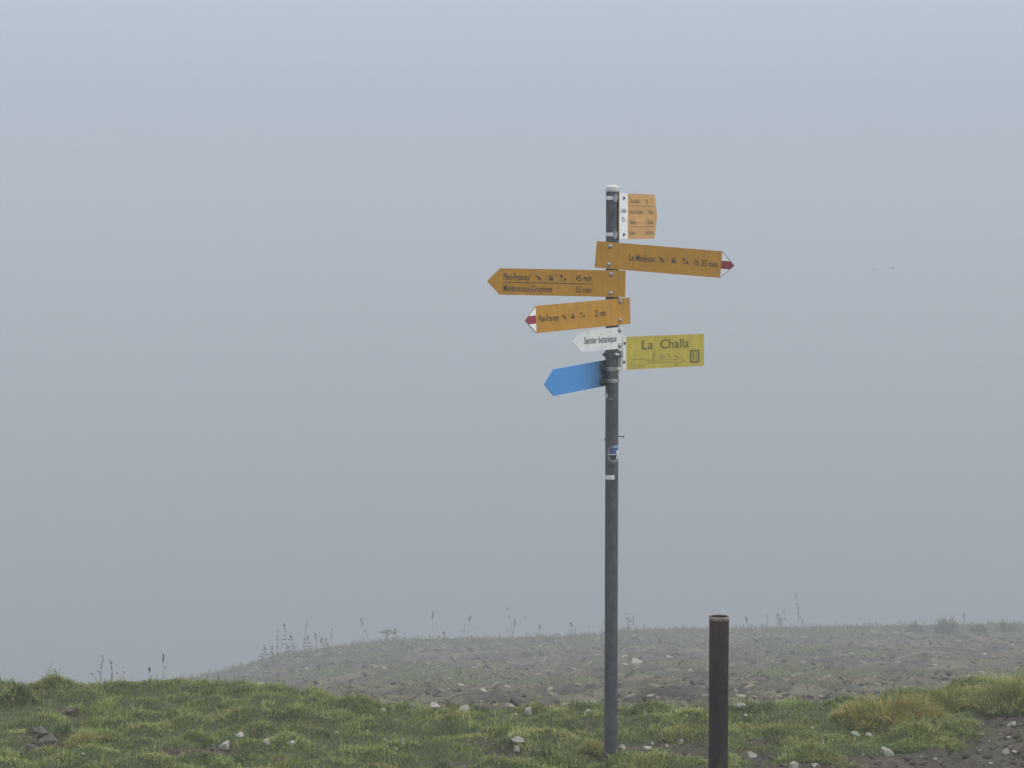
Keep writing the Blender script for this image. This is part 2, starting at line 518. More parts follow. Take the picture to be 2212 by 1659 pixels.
for k in range(len(cx)):
    v = vig[k]
    rad = rng.uniform(0.025, 0.070) * (0.75 + 0.6 * v)
    n = int(rng.uniform(40, 85) * (0.6 + 0.9 * v))
    a = rng.uniform(0, 2 * math.pi, n); rr = rad * np.sqrt(rng.uniform(0, 1, n))
    x, y = cx[k] + rr * np.cos(a), cy[k] + rr * np.sin(a)
    hh = rng.uniform(0.012, 0.034, n) * (0.55 + 0.9 * v) * (1.2 - 0.5 * rr / rad)
    le = rng.uniform(0.35, 1.6, n)
    lng = rng.uniform(0, 1, n) < 0.06
    hh = np.where(lng, hh * rng.uniform(1.5, 2.6, n), hh); le = np.where(lng, le * 0.6, le)
    la = a + rng.normal(0, 0.8, n)
    pick = rng.choice(4, n, p=[0.32, 0.28, 0.24, 0.16])
    c = GREENS[pick]
    yel = rng.uniform(0, 1, n) < np.clip(0.12 + 0.85 * dry[k], 0.03, 0.8)
    c = np.where(yel[:, None], GREENS[rng.choice([3, 4, 5], n, p=[0.35, 0.45, 0.2])], c) * rng.uniform(0.7, 1.3, (n, 1)) * rng.uniform(0.72, 1.25) * tint[k]
    if rng.uniform() < 0.06:                                    # a few clumps darker, a little taller
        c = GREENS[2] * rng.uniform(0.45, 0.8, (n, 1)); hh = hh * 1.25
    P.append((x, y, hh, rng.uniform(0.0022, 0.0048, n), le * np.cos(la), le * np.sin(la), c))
# turf between the clumps
NT = 130000
x = rng.uniform(-4.1, 4.1, NT); y = rng.uniform(9.1, 12.7, NT)
lv = 11.62 + 0 * x
ok = (barev(x, y) < rng.uniform(0.1, 0.7, NT))
ok &= np.array([noise.noise((a * 6.2, b * 5.4, 1.7)) for a, b in zip(x, y)]) > rng.uniform(-0.6, -0.05, NT)
x, y = x[ok], y[ok]
n = len(x)
la = rng.uniform(0, 2 * math.pi, n); le = rng.uniform(0.4, 1.5, n)
P.append((x, y, rng.uniform(0.010, 0.028, n), rng.uniform(0.0022, 0.0042, n), le * np.cos(la), le * np.sin(la),
          GREENS[rng.choice(6, n, p=[0.3, 0.22, 0.2, 0.16, 0.08, 0.04])] * rng.uniform(0.7, 1.2, (n, 1))))
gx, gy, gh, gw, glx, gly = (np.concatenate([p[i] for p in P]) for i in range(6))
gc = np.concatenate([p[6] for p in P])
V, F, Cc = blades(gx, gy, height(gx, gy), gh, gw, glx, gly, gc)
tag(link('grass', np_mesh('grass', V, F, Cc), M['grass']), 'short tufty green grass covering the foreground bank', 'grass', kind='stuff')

# the turf thins out down the slope
n = 30000
x = rng.uniform(-5.5, 5.5, n); y = 11.8 + 8 * rng.uniform(0, 1, n) ** 1.5
ok = np.array([noise.fractal((a * 0.9, b * 0.5, 6.0), 0.8, 2.0, 3) for a, b in zip(x, y)]) + 0.15 * rng.standard_normal(n) > (y - 13.2) * 0.16
x, y = x[ok], y[ok]; n = len(x)
la = rng.uniform(0, 2 * math.pi, n); le = rng.uniform(0.4, 1.5, n)
V, F, Cc = blades(x, y, height(x, y), rng.uniform(0.015, 0.05, n), rng.uniform(0.003, 0.006, n), le * np.cos(la), le * np.sin(la),
                  GREENS[rng.choice(6, n, p=[0.25, 0.2, 0.2, 0.2, 0.1, 0.05])] * rng.uniform(0.65, 1.1, (n, 1)))
tag(link('thin_grass', np_mesh('thin_grass', V, F, Cc), M['grass']), 'thinning grass where the bank runs out into gravel', 'grass', kind='stuff')

# sparse growth on the far mound
NM = 150000
x = rng.uniform(-22, 29, NM); y = 13 + 83 * rng.uniform(0, 1, NM)
ok = np.abs(x) < 3 + 0.27 * y
x, y = x[ok], y[ok]; NM = len(x)
gq = np.array([noise.fractal((a * 0.30 + 7, b * 0.10, 1.0), 0.8, 2.0, 3) for a, b in zip(x, y)])
ok = gq + rng.normal(0, 0.22, NM) > 0.10
ok |= rng.uniform(0, 1, NM) < np.clip((17 - y) / 5, 0, 0.8)
fr = rng.uniform(0, 1, NM) < np.where((y > 88) & (y < 95.5), 0.6, 0.0)
ok |= fr
fr = fr[ok]
x, y = x[ok], y[ok]
n = len(x); la = rng.uniform(0, 2 * math.pi, n); le = rng.uniform(0.3, 1.0, n)
V, F, Cc = blades(x, y, height(x, y), np.where(fr, rng.uniform(0.12, 0.55, n) ** 1.3, rng.uniform(0.012, 0.03, n) * (1 + 0.06 * y)), 0.003 + rng.uniform(0.00022, 0.0004, n) * y, le * np.cos(la), le * np.sin(la),
                  np.concatenate([GREENS * 0.8, [(0.20, 0.165, 0.09), (0.12, 0.10, 0.055)]])[rng.choice(8, n, p=[0.12, 0.10, 0.14, 0.14, 0.1, 0.04, 0.2, 0.16])] * rng.uniform(0.55, 1.1, (n, 1)))
tag(link('mound_grass', np_mesh('mound_grass', V, F, Cc), M['grass']), 'thin patches of grass on the foggy mound behind', 'grass', kind='stuff')

# ------------------------------------------------------------------ loose stones
ICO = bmesh.new(); bmesh.ops.create_icosphere(ICO, subdivisions=1, radius=1.0)
ico_v = np.array([v.co[:] for v in ICO.verts]); ico_f = np.array([[v.index for v in f.verts] for f in ICO.faces]); ICO.free()
def rubble(name, x, y, size, flat, cols, label, cat):
    n = len(x)
    sh = ico_v[None] * rng.uniform(0.6, 1.35, (n, 12, 1))
    sc = np.stack([size * rng.uniform(0.7, 1.4, n), size * rng.uniform(0.6, 1.1, n), size * flat * rng.uniform(0.6, 1.4, n)], -1)
    sh = sh * sc[:, None]
    a = rng.uniform(0, 6.28, n); tx = rng.normal(0, 0.35, n)
    ca, sa = np.cos(a), np.sin(a)
    X = sh[..., 0] * ca[:, None] - sh[..., 1] * sa[:, None]
    Yv = sh[..., 0] * sa[:, None] + sh[..., 1] * ca[:, None]
    Zv = sh[..., 2] + X * tx[:, None]
    V = np.stack([X + x[:, None], Yv + y[:, None], Zv + (height(x, y) + size * flat * 0.25)[:, None]], -1).reshape(-1, 3)
    F = (ico_f[None] + (np.arange(n) * 12)[:, None, None]).reshape(-1, 3)
    Cc = np.ones((n, 12, 4)); Cc[..., :3] = cols[:, None]
    return tag(link(name, np_mesh(name, V, F, Cc.reshape(-1, 4)), M['rubble']), label, cat, kind='stuff')
n = 46000
x = rng.uniform(-23, 29, n); y = 12.6 + 83 * rng.uniform(0, 1, n)
xn = rng.uniform(-10, 10, 15000); yn = 12.8 + 22 * rng.uniform(0, 1, 15000) ** 1.4
x, y = np.concatenate([x, xn]), np.concatenate([y, yn]); n = len(x)
ok = (np.abs(x) < 2.5 + 0.26 * y) & (rng.uniform(0, 1, n) < np.clip((y - 11.5) / 5, 0.15, 1))
x, y = x[ok], y[ok]; n = len(x)
size = 0.006 + 0.00026 * y + (0.018 + 0.0015 * y) * rng.uniform(0, 1, n) ** 5
base = np.array([(0.098, 0.081, 0.049), (0.155, 0.132, 0.088), (0.23, 0.21, 0.16), (0.036, 0.030, 0.020)])[rng.choice(4, n, p=[0.30, 0.26, 0.07, 0.37])]
rubble('rubble', x, y, size, 0.5, base * rng.uniform(0.8, 1.2, (n, 1)), 'loose grey rubble covering the foggy mound', 'rubble')
n = 26000
x = rng.uniform(-4.0, 4.0, n); y = rng.uniform(9.2, 12.2, n)
ok = barev(x, y) > rng.uniform(0.3, 0.9, n)
x, y = x[ok], y[ok]; n = len(x)
size = 0.003 + 0.017 * rng.uniform(0, 1, n) ** 4
pk = rng.choice(4, n, p=[0.6, 0.33, 0.055, 0.015])
size = np.where(pk >= 2, size * 0.55, size)
base = np.array([(0.045, 0.035, 0.027), (0.085, 0.069, 0.054), (0.15, 0.14, 0.125), (0.30, 0.29, 0.26)])[pk]
rubble('gravel', x, y, size, 0.6, base * rng.uniform(0.8, 1.2, (n, 1)), 'fine gravel and crumbs of earth on the bare patches', 'gravel')

def stone_mesh(name, w, flat, seed, sub=2, sharp=0.32):
    bm = bmesh.new()
    bmesh.ops.create_icosphere(bm, subdivisions=sub, radius=0.5)
    rs = random.Random(int(seed * 1000))
    cuts = []
    for _ in range(9):
        nrm = Vector((rs.gauss(0, 1), rs.gauss(0, 1), rs.gauss(0, .8))).normalized()
        cuts.append((nrm, rs.uniform(0.26, 0.42)))
    for v in bm.verts:
        d = v.co.normalized()
        k = 1 + sharp * noise.noise(d * 1.6 + Vector((seed * 3.7, seed, 0))) + 0.10 * noise.noise(d * 4.2 + Vector((0, seed * 2.1, seed)))
        p = d * 0.56 * k
        for nrm, lim in cuts:                                   # broken faces
            e = p.dot(nrm) - lim
            if e > 0: p -= nrm * e * 0.92
        p.z = max(p.z, -0.2)
        v.co = Vector((p.x * w, p.y * w * 0.78, p.z * w * flat))
    me = bm_mesh(name, bm)
    return me
SMALL = 'small pale stone lying in the short grass'
SG = 'small stones scattered through the grass'
# pixel place, width in pixels of the 2212 wide view, flatness, material, label (None: one of many alike)
STONES = [
    (518, 1587, 22, .7, 'stone_white', 'smooth white stone right of the clods, upper one of a pair at lower left'),
    (487, 1612, 30, .8, 'stone_white', 'angular white stone on bare earth, below the smooth one at lower left'),
    (330, 1630, 11, .7, 'stone_white', 'small round white stone on bare earth at lower left'),
    (360, 1637, 13, .6, 'stone', 'small pale stone right below the round white one at lower left'),
    (938, 1492, 26, .6, 'stone_white', 'long pale stone at the upper edge of the grass below the mound'),
    (1004, 1523, 30, .9, 'stone_white', 'large domed white stone in grass left of the signpost'),
    (890, 1531, 18, 1.1, 'stone_green', 'upright greenish stone in grass left of the domed white one'),
    (828, 1537, 20, .6, 'stone_green', 'flat lichen grey stone, leftmost of three in mid grass'),
    (846, 1533, 15, .7, 'stone_green', 'rounded lichen grey stone, middle one of three in mid grass'),
    (577, 1605, 23, .7, 'stone_pink', 'pinkish rounded stone in grass at lower left centre'),
    (629, 1606, 27, .35, 'stone', 'flat pale slab right of the pinkish stone'),
    (868, 1607, 18, 1.1, 'stone_green', 'round greenish stone in the lower centre grass'),
    (856, 1619, 15, .6, 'stone_green', 'low greenish stone just below the round greenish one'),
    (1141, 1518, 19, 1.0, 'stone', 'blocky grey white stone in grass between domed stone and signpost'),
    (1268, 1502, 18, .6, 'stone_white', 'pale flat stone at the grass edge just left of the signpost'),
    (1464, 1543, 14, .9, 'stone_green', 'round lichened stone in grass between signpost and rusty pipe'),
    (1598, 1524, 31, .6, 'stone', 'pale layered slab right of the rusty pipe at the grass edge'),
    (1106, 1588, 18, .7, 'stone', 'pale wedge of stone, topmost of three left of the post foot'),
    (1115, 1600, 31, .45, 'stone', 'long flat grey stone, middle of three left of the post foot'),
    (1116, 1620, 19, .9, 'stone_white', 'pointed white stone, lowest of three left of the post foot'),
    (1397, 1616, 22, .5, 'stone_white', 'white split stone on earth right of the post foot'),
    (1408, 1608, 10, .9, 'stone_white', 'small bright stone above the split one by the post foot'),
    (1345, 1615, 19, .5, 'stone_pink', 'flat buff stone touching the grass at the post foot'),
    (1623, 1634, 25, .9, 'stone', 'pointed grey stone on dark earth right of the rusty pipe'),
    (1916, 1626, 28, .8, 'stone_white', 'brightest white lump on dark earth in the right foreground'),
    (1849, 1588, 30, .45, 'stone_green', 'long low mossy stone under the golden tussock'),
    (1879, 1589, 21, .45, 'stone', 'low flat stone at the right end of the long mossy one'),
    (2189, 1565, 24, .8, 'stone', 'grey stone on bare earth near the right edge'),
    (2172, 1625, 20, .6, 'stone', 'flat pale stone on the mud at lower right corner'),
    (1713, 1655, 26, .6, 'stone', 'broad pale stone at the bottom edge right of the pipe'),
    (1760, 1655, 18, .6, 'stone_white', 'narrow white stone at the bottom edge next to the broad one'),
]
for (X, Y, w) in [(329, 1539, 8), (200, 1522, 6), (139, 1549, 9), (179, 1629, 8), (968, 1502, 9), (706, 1552, 10), (727, 1584, 11), (793, 1579, 7), (831, 1598, 10),
                  (1210, 1512, 10), (1395, 1541, 11), (1483, 1547, 10), (1610, 1546, 10), (1473, 1604, 14), (1582, 1651, 11), (1953, 1625, 8), (1968, 1616, 6),
                  (1864, 1631, 9), (1754, 1574, 13), (2120, 1588, 12), (2192, 1624, 11), (1693, 1632, 10), (2179, 1594, 16), (2096, 1582, 12), (1114, 1490, 14),
                  (460, 1611, 7), (1440, 1612, 9), (1320, 1520, 8), (1730, 1640, 9), (2020, 1640, 9), (2140, 1650, 10), (1990, 1636, 7)]:
    STONES.append((X, Y, w, random.uniform(.5, .9), random.choice(['stone', 'stone', 'stone_white']), None))
for i, (X, Y, w, fl, mt, lab) in enumerate(STONES):
    p = on_ground(X * Q, (Y + w * fl * 0.16) * Q)
    if p is None or p.y > 13.5:                                # half hidden on the brink
        r = ray(X * Q, Y * Q)
        p = Vector((r.x / r.y * 11.3, 11.3, 0)); yb = lip(p.x) - 0.02
        p = Vector((r.x / r.y * yb, yb, 0))
    W = w * p.y / 4790.0 * 1.0
    o = link('stone', stone_mesh('stone', W, fl * 1.2, i + 1.3, 3), M[mt])
    o.location = (p.x, p.y, float(height(p.x, p.y)) + 0.05 * W * fl + 0.003)
    o.rotation_euler = (random.uniform(-.12, .12), random.uniform(-.15, .15), random.uniform(-.5, .5))
    tag(o, lab or SMALL, 'stone', None if lab else SG)
for (X, Y, w, mt, lab) in [(970, 1466, 9, 'stone_white', 'small white stone low on the mound, left of the signpost'),
                           (1372, 1434, 26, 'stone_pink', 'pale broken slab on the mound just right of the signpost'),
                           (1936, 1371, 15, 'stone_white', 'long pale stone near the mound crest at right'),
                           (2072, 1387, 10, 'stone_white', 'small bright white stone under the round bush on the mound'),
                           (1447, 1424, 20, 'stone_pink', 'dull grey slab on the mound between signpost and pipe')]:
    p = on_ground(X * Q, Y * Q)
    W = w * p.y / 4790.0 * 1.1
    o = link('stone', stone_mesh('stone', W, 0.55, X * 0.31), M[mt])
    o.location = (p.x, p.y, float(height(p.x, p.y)) + 0.14 * W)
    o.rotation_euler = (R(12), R(6), 0.3)
    tag(o, lab, 'stone')
for i, (X, Y, w, lab) in enumerate([(86, 1587, 40, 'dark clod of earth, topmost of three at lower left'), (104, 1604, 50, 'long dark clod of earth, middle of three at lower left'),
                                    (66, 1624, 32, 'dark clod of earth, lowest of three at lower left'), (152, 1540, 36, 'flat dark clod of earth beside a pale pebble at left'),
                                    (399, 1493, 24, 'dark lump added in place of a dark hole high in the grass at left')]):  # last lump is added where the grass only has a dark hole
    p = on_ground(X * Q, Y * Q)
    W = w * p.y / 4790.0
    o = link('earth_clod', stone_mesh('earth_clod', W, 0.75, i * 2.9 + 0.7, 3, 0.6), M['clod'])
    o.location = (p.x, p.y, float(height(p.x, p.y)) + 0.05 * W)
    o.rotation_euler = (0, 0, 0.25 - 0.1 * i)
    tag(o, lab, 'clod', 'clods of earth in the grass')

# ------------------------------------------------------------------ tussocks (each a plant)
STRAW = np.array([(0.37, 0.27, 0.085), (0.43, 0.33, 0.12), (0.30, 0.25, 0.075), (0.20, 0.205, 0.06), (0.14, 0.17, 0.05)])
def tussock(X, Y, w_px, h_px, n, palette, label, wid=0.004, lean=1.45, group=None, name='grass_tussock', cat='grass tuft', tip=1.35):
    p = on_ground(X * Q, Y * Q)
    sc = p.y / 4790.0
    rad, hh = w_px * sc * 0.5, h_px * sc
    a = rng.uniform(0, 2 * math.pi, n); rr = np.sqrt(rng.uniform(0, 1, n))
    x, y = rr * np.cos(a) * rad * 1.05, rr * np.sin(a) * rad * 0.8
    lump = np.array([0.75 + 0.6 * noise.noise((p.x * 9 + q * 16, p.y * 9 + w_ * 16, 3.0)) for q, w_ in zip(x, y)])
    h = hh * rng.uniform(0.35, 1.15, n) * (1.0 - 0.72 * rr ** 2) * np.clip(lump, 0.4, 1.25) * np.where(rng.uniform(0, 1, n) < (0.04 if name == 'grass_tussock' else 0.0), 1.5, 1.0)
    le = lean * (0.2 + 0.8 * rr) * rng.uniform(0.2, 1.3, n)
    la = a + rng.normal(0, 0.6, n)
    c = np.array(palette)[rng.integers(0, len(palette), n)] * rng.uniform(0.7, 1.25, (n, 1))
    zg = height(p.x + x, p.y + y) - float(height(p.x, p.y))
    V, F, Cc = blades(x, y, zg, h, wid * rng.uniform(0.7, 1.3, n), le * np.cos(la), le * np.sin(la), c, tip)
    o = link(name, np_mesh(name, V, F, Cc), M['grass'])
    o.location = (p.x, p.y, float(height(p.x, p.y)))
    return tag(o, label, cat, group)
G1 = [GREENS[0], GREENS[1], GREENS[2], GREENS[3]]
G2 = [GREENS[1], GREENS[3], GREENS[4], GREENS[5]]
DG = [GREENS[2] * 0.7, GREENS[0] * 0.75, GREENS[2] * 0.9]
tussock(1905, 1556, 200, 66, 4800, [STRAW[0], STRAW[1], STRAW[2], STRAW[3], STRAW[3], STRAW[4], GREENS[3], GREENS[4], GREENS[1]], 'broad golden straw tussock at right, largest in the foreground', tip=1.6)
tussock(1990, 1548, 100, 66, 1500, [STRAW[0], STRAW[2], STRAW[3], GREENS[3]], 'smaller golden tuft at the right shoulder of the large one', tip=1.6)
tussock(2050, 1525, 120, 60, 1700, [STRAW[3], STRAW[4], STRAW[2], GREENS[3]], 'olive tuft on the bank behind the golden tussocks')
tussock(2190, 1508, 170, 84, 3400, G2 + G1, 'tall yellow green tuft cut by the right edge, highest on the bank')
tussock(2120, 1525, 90, 62, 1300, G2, 'yellow green tuft left of the one cut by the right edge')
tussock(1985, 1580, 90, 34, 900, G1 + [GREENS[4]], 'fresh green tuft below the golden tussocks')
tussock(2060, 1575, 100, 36, 1000, G1 + [GREENS[4]], 'green tuft beside the bare earth at right')
tussock(1770, 1640, 95, 48, 1300, G1 + [GREENS[4]], 'green tuft on dark earth right of the rusty pipe')
tussock(1720, 1618, 60, 36, 700, G2 + G1, 'small yellowish tuft behind the one right of the pipe')
tussock(1960, 1618, 70, 34, 800, G1, 'green tuft above the brightest white lump at right')
tussock(2040, 1612, 80, 34, 800, G1 + [GREENS[4]], 'low green tuft right of the brightest white lump')
tussock(34, 1500, 105, 30, 1500, DG, 'dark blue green bushy tuft at the far left', 0.005, 0.6)
tussock(150, 1502, 90, 18, 800, DG + G1, 'low dark green tuft beside the bushy one at far left')
tussock(1282, 1625, 70, 46, 900, [STRAW[0], STRAW[3], GREENS[3], GREENS[1]], 'straw tipped tuft just left of the post foot')
tussock(1320, 1657, 90, 46, 1100, G1 + [GREENS[2] * .7], 'green tuft hiding the foot of the signpost')
tussock(1380, 1655, 110, 40, 1100, G1 + [GREENS[4]], 'wide green tuft at the bottom right of the post foot')
tussock(1480, 1652, 90, 34, 900, G1, 'green tuft at the bottom between post and pipe')
tussock(1200, 1650, 100, 32, 900, G1 + [GREENS[2] * .7], 'dense green tuft at the bottom left of the post')
tussock(182, 1600, 80, 34, 900, G2 + [STRAW[2]], 'yellowish tuft right of the dark clods')
tussock(426, 1600, 70, 30, 800, [GREENS[2], GREENS[0], STRAW[3]], 'dark tuft over bare earth left of the white stones')
tussock(1590, 1580, 60, 34, 700, G2 + G1, 'yellow green tuft right behind the rusty pipe')
tussock(1465, 1588, 90, 26, 800, G2 + [STRAW[3]], 'straw tinged tuft left of the rusty pipe')
for (X, Y, w, h, lab) in [(2045, 1371, 50, 44, 'round grey bush standing alone on the mound crest at right'),
                          (2110, 1370, 40, 24, 'low bush on the crest just right of the round bush'),
                          (2180, 1368, 56, 32, 'wide bush on the crest at the right edge'),
                          (1975, 1362, 40, 20, 'faint low bush on the crest left of the round bush')]:
    tussock(X, Y, w, h * 1.2, 1100, [STRAW[4] * .7, GREENS[2] * .8, STRAW[3] * .7], lab, 0.035, 0.6, None, 'crest_bush', 'bush')

# ------------------------------------------------------------------ dead stalks against the fog
def tube(points, radii, sides=5):
    vs, fs = [], []
    for k, (p, r) in enumerate(zip(points, radii)):
        for s in range(sides):
            a = 2 * math.pi * s / sides
            vs.append((p[0] + r * math.cos(a), p[1] + r * math.sin(a), p[2]))
    for k in range(len(points) - 1):
        for s in range(sides):
            a, b = k * sides + s, k * sides + (s + 1) % sides
            fs.append((a, b, b + sides, a + sides))
    fs.append(tuple(range((len(points) - 1) * sides, len(points) * sides)))
    return vs, fs
def leaf_bits(vs, fs, p, d, ln, wd):
    d = Vector(d).normalized()
    s = d.cross(Vector((0.3, 1, 0.2))).normalized() * wd
    n = d.cross(s).normalized() * wd * 0.5
    p = Vector(p)
    b = len(vs)
    for q in (p, p + d * ln * .45 + s, p + d * ln * .45 - s, p + d * ln * .45 + n, p + d * ln):
        vs.append(q[:])
    fs += [(b, b + 1, b + 3), (b, b + 3, b + 2), (b + 1, b + 4, b + 3), (b + 3, b + 4, b + 2), (b, b + 2, b + 4, b + 1)]
def weed(Xb, Yb, Xt, Yt, style, label, Y=None, group='dead stalks along the skyline'):
    if Y is None:
        yy = 78.0 if Xb < 725 else MY - 0.5
        base = at(Xb * Q, Yb * Q, yy)
        base.z = float(height(base.x, yy)) - 0.03
    else:
        base = on_ground(Xb * Q, Yb * Q) or at(Xb * Q, Yb * Q, Y)
        base.z = float(height(base.x, base.y)) - 0.01
    sc = base.y / 4790.0
    top = Vector(((Xt - Xb) * sc, rng.uniform(-.1, .1), at(Xt * Q, Yt * Q, base.y).z - base.z))
    k = sc / 0.01044
    root = empty('dead_stalk', base)
    tag(root, label, 'dry weed', group)
    n = 9
    pts = []
    for i in range(n):
        t = i / (n - 1)
        w = 0.02 * k * math.sin(t * 5 + Xb)
        pts.append((top.x * t ** 1.3 + w * t, top.y * t, top.z * t))
    r0 = 0.0058 * k
    vs, fs = tube(pts, [r0 * (1 - 0.55 * i / (n - 1)) for i in range(n)])
    link('stem', pydata('stem', vs, fs), M['weed'], root)
    for _ in range({'spike': 2, 'leafy': 2, 'umbel': 2, 'head': 1}.get(style, 1)):            # thinner side stems from the same root
        f2 = rng.uniform(0.35, 0.75); dx = rng.normal(0, 0.28) * top.z; cv = rng.normal(0, 0.08) * top.z
        p2 = [(dx * t ** 1.2 + cv * math.sin(3.1 * t), top.y * t, top.z * f2 * t) for t in (0, .25, .5, .75, 1)]
        v2, f2_ = tube(p2, [r0 * .7, r0 * .62, r0 * .55, r0 * .45, r0 * .3])
        link('stem', pydata('stem', v2, f2_), M['weed'], root)
        lv, lf = [], []
        for q in range(4):
            leaf_bits(lv, lf, p2[-1], (rng.normal(0, .6), rng.normal(0, .6), rng.uniform(-.4, 1)), rng.uniform(.03, .07) * k, .009 * k)
        tag(link('dry_leaves', pydata('dry_leaves', lv, lf), M['weed'], root), kind='stuff')
    vs, fs = [], []
    H = top.z
    def pt(t):
        i = min(n - 2, int(t * (n - 1))); f = t * (n - 1) - i
        return Vector(pts[i]).lerp(Vector(pts[i + 1]), f)
    if style == 'spike':                                       # dock: clumps of seed up the stalk
        for t in np.arange(0.3, 1.0, 0.085):
            for _ in range(int(rng.integers(1, 5))):
                a = rng.uniform(0, 6.28)
                leaf_bits(vs, fs, pt(min(1, t + rng.uniform(-.03, .03))), (math.cos(a) * .6, math.sin(a) * .6, .9), rng.uniform(.03, .07) * k, .011 * k)
    elif style == 'head':                                      # one seed head at the top
        for _ in range(16):
            a = rng.uniform(0, 6.28)
            leaf_bits(vs, fs, pt(rng.uniform(.78, 1.0)), (math.cos(a) * .35, math.sin(a) * .35, 1.0), rng.uniform(.05, .10) * k, .012 * k)
    elif style == 'leafy':                                     # drooping dead leaves
        for t in np.arange(0.15, 0.95, 0.1):
            for _ in range(2):
                a = rng.choice([0, math.pi]) + rng.normal(0, .6)
                leaf_bits(vs, fs, pt(t), (math.cos(a), math.sin(a), rng.uniform(-.6, .5)), rng.uniform(.06, .13) * k, .017 * k)
        for _ in range(8):
            leaf_bits(vs, fs, pt(rng.uniform(.85, 1)), (rng.normal(0, .4), rng.normal(0, .4), 1), .07 * k, .013 * k)
    elif style == 'umbel':                                     # flat topped umbel on spokes
        c = pt(1.0)
        for a in np.arange(0, 6.28, 0.42):
            e = c + Vector((math.cos(a) * .15 * k, math.sin(a) * .10 * k, .03 * k - .05 * k * abs(math.cos(a))))
            leaf_bits(vs, fs, c - Vector((0, 0, .10 * k)), e - c + Vector((0, 0, .10 * k)), (e - c).length + .08 * k, .005 * k)
            for _ in range(3):
                leaf_bits(vs, fs, e, (rng.normal(), rng.normal(), -.3), .05 * k, .02 * k)
        for _ in range(5):
            leaf_bits(vs, fs, pt(rng.uniform(0.1, .7)), (rng.normal(0, .5), rng.normal(0, .5), .9), .16 * k, .03 * k)
    else:                                                      # bare grass stem with a thin panicle
        for _ in range(7):
            leaf_bits(vs, fs, pt(rng.uniform(.6, 1.0)), (rng.normal(0, .35), rng.normal(0, .35), 1), rng.uniform(.05, .09) * k, .007 * k)
    if vs:
        tag(link('seed_head' if style != 'leafy' else 'dry_leaves', pydata('seed_head', vs, fs), M['weed'], root), kind='stuff')
    return root
WEEDS = [
    (574, 1436, 570, 1396, 'leafy', 'short drooping stalk, leftmost on the mound crest'),
    (588, 1428, 586, 1400, 'leafy', 'tiny ragged stalk second from left on the crest'),
    (600, 1420, 598, 1364, 'spike', 'seedy dock stalk, third from left on the crest'),
    (622, 1413, 616, 1350, 'leafy', 'tall ragged stalk leaning left in the left crest cluster'),
    (634, 1410, 630, 1374, 'leafy', 'shorter ragged stalk between two tall ones at left'),
    (656, 1409, 661, 1343, 'spike', 'tallest dock stalk of the left crest cluster'),
    (668, 1408, 664, 1376, 'leafy', 'leafy stalk under the tallest one at left'),
    (684, 1406, 682, 1370, 'head', 'stubby stalk with fat seed head right of the left cluster'),
    (694, 1405, 693, 1380, 'head', 'stub with dark head, beside the fat headed one'),
    (704, 1404, 705, 1384, 'leafy', 'low leafy sprig right of two dark headed stubs'),
    (718, 1403, 717, 1358, 'bare', 'thin pale stem right of the low leafy sprig'),
    (799, 1393, 780, 1340, 'head', 'bare stalk leaning strongly to the left on the crest'),
    (838, 1391, 836, 1364, 'umbel', 'dead hogweed with a flat umbel on the crest'),
    (854, 1389, 854, 1362, 'leafy', 'bent dead stem under the right side of the umbel'),
    (938, 1387, 934, 1323, 'head', 'tall thin stalk with dark tip left of centre'),
    (962, 1387, 960, 1370, 'head', 'low dark headed stub right of the tall thin stalk'),
    (1008, 1384, 1015, 1334, 'head', 'stalk with nodding dark tip in the middle of the crest'),
    (1003, 1384, 1001, 1352, 'bare', 'fine grass stem beside the nodding dark tip'),
    (1110, 1382, 1094, 1314, 'bare', 'tall faint stem leaning left, halfway to the signpost'),
    (1104, 1382, 1113, 1342, 'head', 'dark tipped stalk at the foot of the faint leaning stem'),
    (1165, 1381, 1165, 1356, 'head', 'short single stalk left of the signpost, far from others'),
    (1236, 1379, 1232, 1350, 'head', 'hooked short stalk nearest left of the signpost but one'),
    (1302, 1376, 1304, 1343, 'bare', 'stem rising directly beside the signpost on its left'),
    (1356, 1364, 1353, 1326, 'spike', 'forked looking stalk directly right of the signpost'),
    (1361, 1364, 1368, 1334, 'bare', 'slanting stem right behind the stalk right of the signpost'),
    (1614, 1362, 1613, 1338, 'head', 'short stub on the crest right of the rusty pipe'),
    (1658, 1361, 1656, 1328, 'bare', 'faint stem between the stub and the dark forked stalk'),
    (1683, 1361, 1681, 1330, 'leafy', 'dark forked stalk left of the tallest one at right'),
    (1727, 1360, 1719, 1284, 'spike', 'tallest lone dock stalk on the right crest'),
    (1735, 1360, 1734, 1340, 'bare', 'short stem at the right foot of the tallest lone stalk'),
    (2082, 1358, 2081, 1330, 'head', 'thin stick right next to the round bush'),
]
for a in WEEDS: weed(*a)
for a in [(216, 1474, 215, 1425, 'spike', 'dark ragged weed on the grass edge, left of a pair'),
          (243, 1474, 239, 1428, 'spike', 'dark ragged weed on the grass edge, right of a pair'),
          (353, 1473, 352, 1420, 'head', 'wiry weed with bent dark head on the left grass edge'),
          (130, 1474, 122, 1440, 'bare', 'fine stem on the grass edge right of the far left bush'),
          (318, 1476, 316, 1455, 'head', 'short dark sprout between the weed pair and the wiry weed')]:
    weed(*a, Y=12.2, group='dead weeds on the near grass edge')

